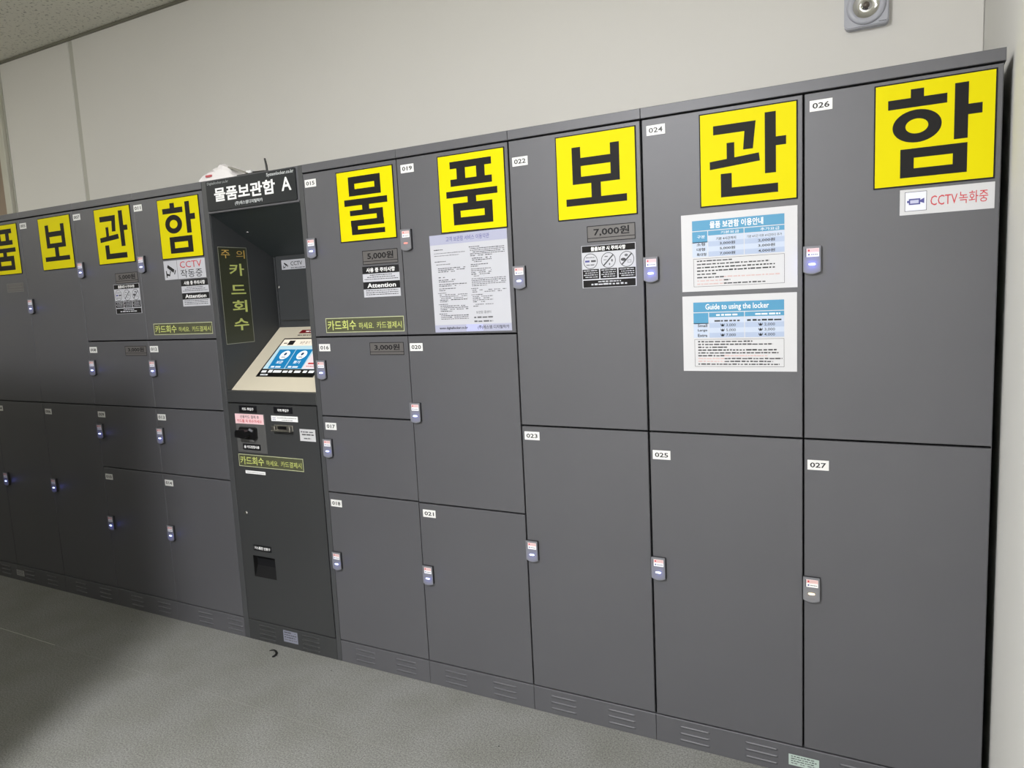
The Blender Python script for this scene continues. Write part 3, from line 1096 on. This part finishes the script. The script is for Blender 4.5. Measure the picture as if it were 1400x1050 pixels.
# local frame: x right, z up the slope, -y out of the panel
bpy.data.objects.remove(con)
pm = MB().box(OX0 + .003 - kc, OX1 - .003 - kc, 0.0, .016, 0.0, .400, BEIGE, 0.002)
p = pm.build('console_panel', k)
p.matrix_local = MM
sb = MB()
sx0, sx1, sz0, sz1 = -.432, -.112, .081, .315
sb.box(sx0 - kc, sx1 - kc, -0.0015, 0.001, sz0, sz1, BEZEL)
s_o = sb.build('screen_bezel', p)
sc_ = MB()
y = -.0019
X = lambda v: v - kc
a0, a1 = -.424, -.120
sc_.rect(X(a0), .126, X(a1), .307, y, S_PALE)
sc_.rect(X(a0), .266, X(a1), .307, y - .0001, S_CREAM)
for (u0, u1) in ((-.400, -.309), (-.302, -.212)):
    sc_.flat([(X(u0 + .004), .128), (X(u1 + .006), .128), (X(u1 - .004), .243), (X(u0 - .008), .243)], y - .0001, S_BLUE)
    cx = (u0 + u1) / 2
    sc_.disc(X(cx), .209, .026, .026, y - .0002, S_WHITE)
    sc_.disc(X(cx), .215, .0075, .0085, y - .0003, S_NAVY, 14)
    sc_.rect(X(cx - .012), .1945, X(cx + .012), .1985, y - .0003, S_NAVY)
    sc_.text('보관' if u0 < -.35 else '찾기', X(cx - .018), .157, .036, .018, y - .0002, S_WHITE, .02)
    fine(sc_, X(cx - .03), X(cx + .03), .134, .010, y - .0002, S_WHITE, 1, seed=3)
sc_.rect(X(-.203), .128, X(a1), .260, y - .0001, S_PINK)
sc_.rect(X(-.188), .154, X(a1 - .01), .163, y - .0002, S_RED)
fine(sc_, X(-.188), X(a1 - .02), .140, .004, y - .0002, S_RED, 1, seed=4)
sc_.rect(X(-.386), .271, X(-.352), .299, y - .0002, S_DARK)
sc_.text('2:27', X(-.412), .275, .020, .018, y - .0002, S_DARK) if False else fine(sc_, X(-.412), X(-.392), .280, .006, y - .0002, S_DARK, 1, seed=6)
sc_.text('보관 찾기', X(-.318), .276, .055, .018, y - .0002, S_DARK)
sc_.rect(X(a0), .100, X(a1), .124, y, S_DARK)
fine(sc_, X(a0 + .006), X(a1 - .005), .1045, .015, y - .0001, S_WHITE, 1, seed=8)
sc_.rect(X(a0 + .012), .088, X(-.37), .095, y, S_WHITE)
fine(sc_, X(a0 + .016), X(-.376), .090, .0035, y - .0001, S_DARK, 1, seed=9)
tag(sc_.build('touch_screen', p), 'lit screen with two blue tiles')
bg = MB()
bg.flat([(X(-.372), .347), (X(-.23), .347), (X(-.23), .369), (X(-.362), .369)], -.0004, MAROON)
fine(bg, X(-.335), X(-.24), .354, .008, -.0006, WHITE, 1, seed=11)
fine(bg, X(-.368), X(-.235), .332, .006, -.0004, MIDINK, 1, seed=12)
tag(bg.build('maroon_badge', p), 'maroon badge above the screen')
# lower door with the opening of the change tray
ldx0, ldx1, ldz0, ldz1 = -.517, -.027, .0935, 1.0395
hx0, hx1, hz0, hz1 = -.4555, -.3265, .292, .3865
dm = MB()
ldm = KPAINT
dm.box(ldx0, hx0, 0, .018, ldz0, ldz1, ldm)
dm.box(hx1, ldx1, 0, .018, ldz0, ldz1, ldm)
dm.box(hx0, hx1, 0, .018, hz1, ldz1, ldm)
dm.box(hx0, hx1, 0, .018, ldz0, hz0, ldm)
dm.v = [(a - kc, b_, c) for a, b_, c in dm.v]
ld_ = dm.build('door', k)
# recess pocket is part of the body: cut by building the lower inside as pieces
bod = [o for o in k.children if o.name.startswith('cabinet_body')][0]


def kd(mb, name, label=None):
    mb.v = [(a - kc, b_, c) for a, b_, c in mb.v]
    o = mb.build(name, ld_)
    if label:
        o['label'] = label
    return o


tr = MB()
tr.v = [(hx0, 0, hz0), (hx1, 0, hz0), (hx1, 0, hz1), (hx0, 0, hz1), (hx0 + .01, .017, hz0 + .004), (hx1 - .004, .017, hz0 + .004), (hx1 - .004, .0175, hz1 - .01), (hx0 + .01, .0175, hz1 - .01)]
tr = MB()
TR = mat('tray inside', rgb(24, 24, 25), .6, spec=.2)
tr.box(hx0, hx0 + .002, .001, .0195, hz0, hz1, TR)
tr.box(hx1 - .002, hx1, .001, .0195, hz0, hz1, TR)
tr.v += [(hx0 + .002, .001, hz0), (hx1 - .002, .001, hz0), (hx1 - .002, .0195, hz0 + .045), (hx0 + .002, .0195, hz0 + .045)]
tr.f.append([16, 17, 18, 19])
tr.m.append(0)
tr.box(hx0, hx1, .001, .0195, hz1 - .002, hz1, BLACK)
kd(tr, 'change_tray', 'dark recessed change tray')


def klabel(x0, x1, z0, z1, base, txt, ink, bold=.03, pad=.12, th=.45, lines=None, label=None):
    W, H = x1 - x0, z1 - z0
    mb = MB().box(x0, x1, -.0008, .0002, z0, z1, base)
    if lines:
        for (f, t, im, xx0, xx1) in lines:
            if t is None:
                fine(mb, x0 + xx0 * W, x0 + xx1 * W, z0 + f * H, H * .12, -.001, im, 1)
            else:
                mb.text(t, x0 + xx0 * W, z0 + f * H, (xx1 - xx0) * W, H * .32, -.001, im, .01)
    else:
        mb.text(txt, x0 + pad * W, z0 + H * (1 - th) / 2, W * (1 - 2 * pad), H * th, -.001, ink, bold)
    return kd(mb, 'small_label', label)


# bezel plate around the card slot
kd(MB().box(-.480, -.311, -.0022, .0005, .835, .9995, mat('card plate', rgb(86, 86, 86), .45), .0008), 'card_plate')
klabel(-.4535, -.3515, 1.0045, 1.033, BLACK, '카드 투입구', WHITE, .03, .17, .42, label='black label reading 카드 투입구')
o = klabel(-.479, -.3155, .957, .998, PINK, '', None, lines=[(.56, '신용카드 결제 후', MIDINK, .18, .85), (.13, '카드를 꼭 회수하세요', REDINK, .06, .94)], label='pink label with two lines of writing')
o.location.y = -.0022
o = klabel(-.4485, -.3465, .847, .8725, BLACK, '출 카드방향사용', WHITE, .03, .07, .5, label='black label under the card slot')
o.location.y = -.0022
klabel(-.2555, -.153, 1.0065, 1.0325, BLACK, '지폐 투입구', WHITE, .03, .20, .45, label='black label reading 지폐 투입구')
klabel(-.273, -.1285, .9745, .9965, WHITE, '', None, lines=[(.58, None, GREYINK, .24, .95), (.18, None, GREYINK, .40, .80), (.55, None, BLUEINK, .05, .18), (.2, None, BLUEINK, .05, .18)], label='white label above the note slot')
klabel(-.1240, -.0425, .900, .948, mat('grey white label', rgb(200, 200, 202), .4), '', None,
       lines=[(.72, None, GREYINK, .08, .9), (.50, None, MIDINK, .14, .9), (.18, None, GREYINK, .25, .7)], label='grey white label at right')
klabel(-.450, -.335, .7445, .7575, WHITE, '', None, lines=[(.4, None, MIDINK, .08, .95)], label='narrow white label under the olive sticker')
klabel(-.445, -.3425, .409, .435, BLACK, '거스름돈 반환구', WHITE, .03, .05, .5, label='black label reading 거스름돈 반환구')
# card insert nose
nose = MB()
nose.prism([(-.452, .897), (-.362, .893), (-.357, .900), (-.357, .938), (-.362, .944), (-.446, .944), (-.452, .938)], -.014, -.002, BLKPL)
nose.prism([(-.448, .905), (-.395, .903), (-.388, .910), (-.388, .930), (-.395, .938), (-.440, .936), (-.448, .928)], -.040, -.014, BLKPL)
nose.prism([(-.392, .934), (-.372, .926), (-.368, .932), (-.386, .941)], -.018, -.013, SILVER)
nose.rect(-.440, .915, -.400, .9185, -.0403, BEZEL)
kd(nose, 'card_reader', 'black card slot nose')
kd(MB().prism([(-.440, .8865), (-.372, .8835), (-.378, .8935), (-.434, .8955)], -.010, -.002, mat('smoked lip', rgb(100, 100, 100), .3)), 'reader_lip')
# note slot
ns = MB()
ns.box(-.2585, -.1575, -.006, 0, .936, .960, STEEL, .003)
ns.box(-.2585, -.1575, -.022, -.006, .936, .941, STEEL, .002)
ns.box(-.2585, -.240, -.020, -.006, .941, .957, STEEL, .002)
ns.box(-.176, -.1575, -.020, -.006, .941, .957, STEEL, .002)
ns.rect(-.238, .943, -.178, .956, -.0065, BEZEL)
kd(ns, 'note_slot', 'steel note slot')
kd(MB().lathe([(0.0, -.006), (.0055, -.006), (.008, -.002), (.008, .001)], CHROME, 18, 'y', (-.469, 0, .571)), 'lock', 'small chrome lock')
plinth(k, kc, OX0 - .0005, OX1 + .0005, [-.458, -.210], KPAINT, rows=(.070, .051, .032, .013))

# stickers inside the kiosk recess
W, H = .151, .404
mb = MB().box(-W / 2, W / 2, -.0006, 0, -H / 2, H / 2, OLIVED)
mb.outline(-W / 2, -H / 2, W / 2, H / 2, .0022, -.0008, mat('pale outline', rgb(150, 152, 138), .4))
mb.text('주', -W * .40, H * .385, W * .30, H * .085, -.0008, TANINK, .0)
mb.text('의', W * .12, H * .385, W * .30, H * .085, -.0008, TANINK, .0)
for i_, c in enumerate('카드회수'):
    mb.text(c, -W * .17, H * (.205 - .19 * i_), W * .52, H * (.125 if c != '드' else .095), -.0008, GLOWINK, .018)
o = mb.build('card_reminder_sticker', None, (OX0 + .0024, .0985, 1.4865))
o.rotation_euler = (0, 0, math.pi / 2)
tag(o, 'tall olive sticker reading 주의 카드회수 on the inner left wall of the kiosk', 'sticker', 'olive card reminder stickers')
W, H = .152, .042
mb = MB().box(-W / 2, W / 2, -.0006, 0, -H / 2, H / 2, PAPER)
cam_icon(mb, -W * .34, 0, H * .8, -.0008)
mb.text('CCTV', -W * .14, -H * .12, W * .45, H * .42, -.0008, BLACK, .01)
fine(mb, -W * .14, W * .40, -H * .40, H * .10, -.0008, GREYINK, 1)
o = mb.build('cctv_sticker', None, (-.3865, RY - .0083, 1.6125))
tag(o, 'small white CCTV sticker on the back panel inside the kiosk', 'sticker')

# ================================================================ things on top of the kiosk
BAG = mat('thin white plastic', rgb(236, 232, 232), .35, bump=(60, .8, .004))
bag = empty('plastic_bag', (-.575, .15, ZT))
tag(bag, 'crumpled white plastic bag with a red mark on top of the kiosk', 'bag')
rnd = random.Random(4)
prof = [(-.100, 0), (-.099, .040), (-.085, .052), (-.045, .066), (-.010, .079), (.002, .069), (.015, .085), (.036, .078),
        (.076, .064), (.090, .045), (.113, .034), (.118, 0)]
mb = MB()
kk = mb.mi(BAG)
lay = [(-.052, .80), (-.040, .97), (-.012, 1.03), (.020, .98), (.045, .92), (.058, .72)]
for yy, q in lay:
    for x, z in prof:
        mb.v.append((x * (.9 + .1 * q) + rnd.uniform(-.003, .003), yy + rnd.uniform(-.004, .004), z * q + (rnd.uniform(-.004, .004) if z else 0)))
n = len(prof)
for j in range(len(lay) - 1):
    for a in range(n):
        b_ = (a + 1) % n
        mb.f.append([j * n + a, j * n + b_, (j + 1) * n + b_, (j + 1) * n + a])
        mb.m.append(kk)
mb.f.append([a for a in reversed(range(n))])
mb.m.append(kk)
mb.f.append([(len(lay) - 1) * n + a for a in range(n)])
mb.m.append(kk)
mb.build('bag_body', bag)
MB().box(-.054, -.020, -.0570, -.046, .036, .0445, mat('washed red print', rgb(190, 84, 88), .5)).build('red_print', bag)
rt = empty('router', (-.365, .14, ZT))
tag(rt, 'black router with an upright antenna on the kiosk', 'router')
rb = MB().box(-.085, .085, -.045, .055, 0, .026, BLKPL, .004)
rb.build('case', rt)
MB().tube([(.066, -.02, .02), (.064, -.02, .05), (.058, -.02, .078)], .0045, BLKPL, 12, [1, 1, .8]).build('antenna', rt)
ad = MB().box(-.014, .014, -.012, .012, 0, .014, WHITE, .003)
ado = ad.build('power_adapter', None, (-.395, .12, ZT + .0262))
tag(ado, 'small white plug lying on the black router', 'plug')
# flat grey bar leaning from the bag towards the router
g0, g1 = Vector((-.505, .115, ZT + .066)), Vector((-.395, .105, ZT + .0285))
dv = g1 - g0
gb = MB().box(0, dv.length, -.010, .010, -.0025, .0025, mat('grey metal bar', rgb(150, 148, 138), .4), .001)
go = gb.build('metal_bracket', None, g0)
go.rotation_euler = (0, math.atan2(-dv.z, dv.x), math.atan2(dv.y, dv.x))
tag(go, 'grey metal strip leaning against the white bag on the kiosk', 'bracket')
cb = MB().tube([(-.381, .12, ZT + .0335), (-.345, .112, ZT + .030), (-.31, .11, ZT + .0285), (-.29, .12, ZT + .027)], .0022, BLKPL, 8)
co = cb.build('cable', None)
tag(co, 'thin black cable running from the white plug to the antenna', 'cable')

# ================================================================ emergency lamp on the wall
el = empty('emergency_lamp', (1.847, WY, 2.372))
tag(el, 'square silver grey emergency lamp with a round reflector on the wall', 'lamp')
GL = mat('silver grey housing', rgb(186, 188, 198), .4)
a, rd_ = .0705, .016
pts = []
for cx, cz, a0 in ((a - rd_, -.068 + rd_, -90), (a - rd_, .092 - rd_, 0), (-a + rd_, .092 - rd_, 90), (-a + rd_, -.068 + rd_, 180)):
    for q in range(6):
        t = math.radians(a0 + q * 18)
        pts.append((cx + rd_ * math.cos(t), cz + rd_ * math.sin(t)))
hb = MB().prism(pts, -.030, 0.0, GL)
hb.prism([(x * .96, z * .96) for x, z in pts], -.034, -.030, GL)
hb.build('housing', el)
MB().lathe([(.062, -.033), (.0625, -.037), (.058, -.041), (.045, -.043), (.042, -.040)], GL, 40).build('bezel_ring', el, smooth=True)
MB().lathe([(.042, -.040), (.034, -.0358), (.022, -.0352), (.012, -.0356), (.010, -.040)], CHROME, 40).build('reflector', el, smooth=True)
MB().lathe([(.0105, -.036), (.0105, -.046), (.006, -.050), (0.0, -.051)], mat('bulb base', rgb(120, 112, 104), .4, metal=.6), 20).build('bulb', el, smooth=True)
MB().box(.040, .062, -.0352, -.0338, -.060, -.058, GREYINK).build('embossed_mark', el)

# ================================================================ bits on the floor
mb = MB()
path = [(-0.0221, 0.0057, .0045), (-0.0191, 0.0138, .0045), (-0.0098, 0.0190, .0045), (0.0054, 0.0145, .0045), (0.0210, 0.0034, .0045), (0.0296, -0.0091, .0045), (0.0315, -0.0189, .0045), (0.0293, -0.0265, .0045)]
mb.tube(path, .0042, mat('black rubber', rgb(12, 12, 12), .6), 10, [.3, .5, .7, .95, 1, 1, 1, .8])
o = mb.build('rubber_scrap', None, (-.3205, -.066, .0002))
tag(o, 'curled black rubber scrap on the floor in front of the kiosk', 'scrap')
for n_, (x, y, r, c, lab) in enumerate(((.0118, -.0776, .0022, 'black rubber', 'tiny dark crumb on the floor at the right corner of the kiosk'),
                                        (-1.191, -.1003, .0026, 'black rubber', 'tiny dark crumb lying farthest left, in front of locker 010'),
                                        (-1.246, -.058, .0022, 'black rubber', 'smallest dark crumb on the floor nearer the plinth of 007'),
                                        (.946 - .09, -.235, .0024, 'black rubber', 'tiny dark crumb lying farthest right, in front of locker 023'))):
    mb = MB().lathe([(0, 0), (r, .0006), (r * .8, .0014), (0, .002)], MATS[c], 7, 'z')
    o = mb.build('floor_crumb', None, (x, y, 0))
    tag(o, lab, 'crumb', 'crumbs on the floor')
